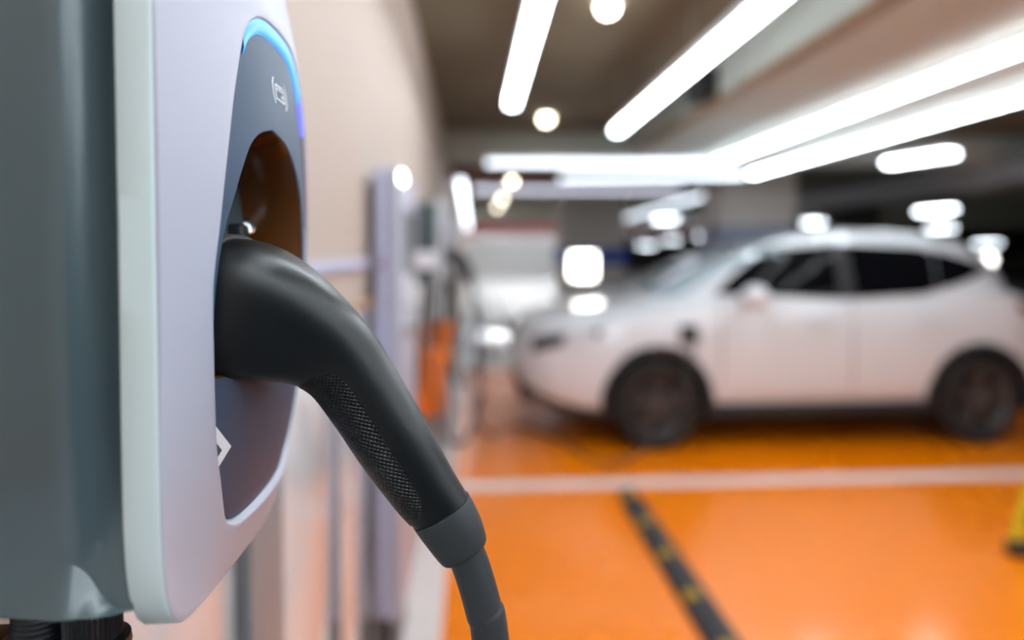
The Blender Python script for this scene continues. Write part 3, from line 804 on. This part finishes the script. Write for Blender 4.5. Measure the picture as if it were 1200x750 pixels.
    # wheels
    for cx in (FX, RX):
        for sg in (-1, 1):
            wl = empty('wheel', (cx, sg * .80, WR)); wl.parent = car
            R = Matrix.Rotation(PI / 2 * (1 if sg < 0 else -1), 4, 'X')   # local z -> outward
            lathe('tyre', [(.215, -.10), (.30, -.105), (.338, -.085), (.345, -.04), (.345, .04), (.338, .085), (.30, .102), (.235, .095), (.215, .08)], M['tyre'], wl, seg=48, M=R, cap=False)
            lathe('rim', [(.22, .085), (.232, .096), (.222, .088), (.210, .06), (.205, -.09), (.215, -.09)], M['rim'], wl, seg=48, M=R, cap=False)
            lathe('brake_disc', [(.20, .0), (.20, .02), (.06, .035), (.01, .035)], M['clad'], wl, seg=40, M=R)
            for k_ in range(5):
                bm = bmesh.new()
                A = Matrix.Rotation(2 * PI * k_ / 5 + .3, 4, 'Z')
                for s_ in (-.18, .18):
                    B = R @ A @ Matrix.Rotation(s_, 4, 'Z')
                    sec = [[B @ Vector((x, y * wd, z)) for y, z in ((-1, .045), (1, .045), (.7, h_), (-.7, h_))] for x, wd, h_ in ((.04, .022, .078), (.12, .017, .082), (.215, .024, .088))]
                    bm_loft(bm, sec, True, True)
                from_bm('spoke', bm, M['rim'], wl, smooth=True, autosmooth=30)
            lathe('hub_cap', [(.045, .05), (.045, .082), (.03, .09), (.004, .091)], M['rim'], wl, seg=24, M=R)
    for cx in (FX, RX):
        for sg in (-1, 1):
            bm = bmesh.new()
            arcA = [rd(-12 + 204 * k_ / 30) for k_ in range(31)]
            Ls = []
            for a in arcA:
                c, s = math.cos(a), math.sin(a)
                Ls.append([Vector((cx + r_ * c, sg * y_, WR + r_ * s)) for r_, y_ in ((.400, .55), (.400, .892), (.425, .900), (.448, .893), (.448, .87), (.42, .86), (.42, .55))])
            bm_loft(bm, Ls, True, True)
            from_bm('wheel_arch_liner', bm, M['clad'], car, smooth=True, autosmooth=35)
    # sills, bumpers, lamps, mirrors, handles
    for sg in (-1, 1):
        bm = bmesh.new(); bm_box(bm, (1.48, sg * .85 - .045, .25), (3.25, sg * .85 + .045, .34), .02)
        from_bm('sill_cladding', bm, M['clad'], car, smooth=True, autosmooth=40)
        m_ = empty('door_mirror', (1.72, sg * .86, 1.10)); m_.parent = car
        bm = bmesh.new(); bmesh.ops.create_uvsphere(bm, u_segments=24, v_segments=16, radius=1, matrix=Matrix.Translation((0.06, sg * .13, .055)) @ Matrix.Diagonal((.105, .125, .085, 1)))
        for v in bm.verts:
            if v.co.x > .12: v.co.x = .12
        from_bm('mirror_shell', bm, paint, m_, smooth=True, autosmooth=50)
        lathe('mirror_glass', [(.004, 0), (.07, 0), (.07, .006), (.004, .006)], M['chrome'], m_, M=Matrix.Translation((.118, sg * .13, .055)) @ Matrix.Rotation(PI / 2, 4, 'Y'))
        tube('mirror_arm', [(.04, -sg * .10, .0), (.05, sg * .03, .02), (.06, sg * .1, .04)], .02, M['clad'], m_)
        for hx in (2.36, 3.22):
            bm = bmesh.new(); bm_tube(bm, [(hx - .10, sg * .885, .955), (hx - .06, sg * .915, .96), (hx + .06, sg * .915, .965), (hx + .10, sg * .885, .965)], .014, 10, 16)
            from_bm('door_handle', bm, paint, car, smooth=True)
        # headlight: wraps the corner
        bm = bmesh.new(); Ls = []
        for t in np.linspace(0, 1, 14):
            x = .09 + .52 * t; w = cur(half_w, x); zs = cur(z_sho, x)
            zu, zl_ = zs - .025, zs - .135 + .06 * t
            Ls.append([Vector((x, sg * (w + .006), zu)), Vector((x, sg * (w + .010), (zu + zl_) / 2)), Vector((x, sg * (w + .006), zl_)), Vector((x, sg * (w - .06), zl_)), Vector((x, sg * (w - .06), zu))])
        bm_loft(bm, Ls, True, True)
        hl = from_bm('headlight', bm, M['clad'], car, smooth=True, autosmooth=40)
        bm = bmesh.new(); Ls = []
        for t in np.linspace(0, 1, 8):
            x = .33 + .22 * t; w = cur(half_w, x); zs = cur(z_sho, x)
            Ls.append([Vector((x, sg * (w + .014), zs - .025)), Vector((x, sg * (w + .014), zs - .115)), Vector((x, sg * (w - .02), zs - .115)), Vector((x, sg * (w - .02), zs - .025))])
        bm_loft(bm, Ls, True, True)
        from_bm('lamp_lens', bm, M['lens'], hl, smooth=True, autosmooth=40)
        bm = bmesh.new(); Ls = []
        for t in np.linspace(0, 1, 10):
            x = 4.05 + .33 * t; w = cur(half_w, x); zs = cur(z_sho, x)
            Ls.append([Vector((x, sg * (w + .004), zs - .06)), Vector((x, sg * (w + .004), zs - .13 - .05 * t)), Vector((x, sg * (w - .06), zs - .13)), Vector((x, sg * (w - .06), zs - .06))])
        bm_loft(bm, Ls, True, True)
        from_bm('tail_light', bm, M['tail'], car, smooth=True, autosmooth=40)
    # lower grille and front lip
    bm = bmesh.new(); bm_loft(bm, [[Vector((x - .012, y, z)) for x, z in ((.035, .30), (.02, .34), (.012, .46), (.10, .46), (.14, .30))] for y in np.linspace(-.52, .52, 12)], True, True)
    from_bm('lower_grille', bm, M['clad'], car, smooth=True, autosmooth=30)
    bm = bmesh.new()
    Ls = []
    for x in (.03, .10, .2, .35, .5, .62):
        w = cur(half_w, x)
        zb = cur(z_bot, x)
        Ls.append([Vector((x - .02, -w + .03, zb + .05)), Vector((x - .02, w - .03, zb + .05)), Vector((x, w - .06, zb - .02)), Vector((x, -w + .06, zb - .02))])
    bm_loft(bm, Ls, True, True)
    from_bm('front_lip', bm, M['clad'], car, smooth=True, autosmooth=30)
    box('underbody', (.5, -.66, .17), (4.1, .66, .26), M['clad'], car, bev=.02)
    # door seams
    for sx, z0, z1 in ((1.56, .36, 1.10), (2.63, .32, 1.10)):
        bm = bmesh.new()
        for sg in (-1, 1):
            zz = np.linspace(z0, z1, 10)
            def yy(z): 
                zb = cur(z_bot, sx); zs = cur(z_sho, sx); t = (z - zb) / (zs - zb); w = cur(half_w, sx)
                return float(np.interp(t, [0, .1, .25, .42, .58, .72, .86, .98], [w - .06, w - .03, w - .012, w - .006, w, w - .004, w - .014, w - .04]))
            Ls = [[Vector((sx + dx, sg * (yy(z) + dy), z)) for dx, dy in ((-.004, .0015), (.004, .0015), (.004, -.01), (-.004, -.01))] for z in zz]
            bm_loft(bm, Ls, True, True)
        from_bm('door_seam', bm, M['gap'], car)
    return car
CARLOC = (.37, 5.52, 0)
car = make_car('white crossover car charging, parked side-on in the orange bay', 'parked cars', M['carwhite'], CARLOC)
car.scale = (.95, 1, 1)
# open charge port flap on its near front wing
pt = empty('charge_port', (1.30, -.885, .87)); pt.parent = car
box('port_well', (-.075, -.014, -.07), (.075, .02, .07), M['clad'], pt, bev=.012)
lathe('plug_head', [(.008, 0), (.034, 0), (.032, .04), (.022, .06), (.008, .065)], M['handle'], pt, M=Matrix.Translation((0, -.005, 0)) @ Matrix.Rotation(PI / 2, 4, 'X'))
pl = box('port_flap', (-.155, -.03, -.06), (-.065, -.008, .06), M['carwhite'], pt, bev=.008)
pl.rotation_euler = (0, 0, rd(-25))
# its charging cable from the wing to the wall
cab_ = tube('charging_cable', [(1.575, 4.52, .87), (1.57, 4.46, .74), (1.47, 4.45, .40), (1.15, 4.40, .06), (.88, 4.40, .012), (.70, 4.9, .012), (.42, 5.35, .012), (.15, 5.1, .02), (.02, 4.75, .28), (-.06, 4.62, .8), (-.10, 4.60, 1.05)], .012, M['rubber'], seg=12, n=160)
tag(cab_, 'thin black charging cable running from the white car over the floor to the wall chargers', 'cable')


make_car('pale silver car parked behind the white car, mostly hidden except windscreen and bonnet', 'parked cars', M['cargrey'], (1.15, 8.3, 0))
make_car('dark car behind the tail of the white car at the right edge', 'parked cars', M['cardark'], (5.85, 8.0, 0), screen=M['glass'])

# ================================================================== WORLD, VIEW
w = bpy.data.worlds.new('world'); scene.world = w; w.use_nodes = True
w.node_tree.nodes['Background'].inputs[0].default_value = (.78, .93, .95, 1)
w.node_tree.nodes['Background'].inputs[1].default_value = .10
scene.view_settings.view_transform = 'Standard'; scene.view_settings.look = 'None'
scene.view_settings.gamma = 1; scene.view_settings.use_curve_mapping = False
scene.view_settings.exposure = 1.32
scene.cycles.use_denoising = True
scene.cycles.max_bounces = 8; scene.cycles.diffuse_bounces = 4; scene.cycles.glossy_bounces = 4
scene.cycles.sample_clamp_indirect = 6
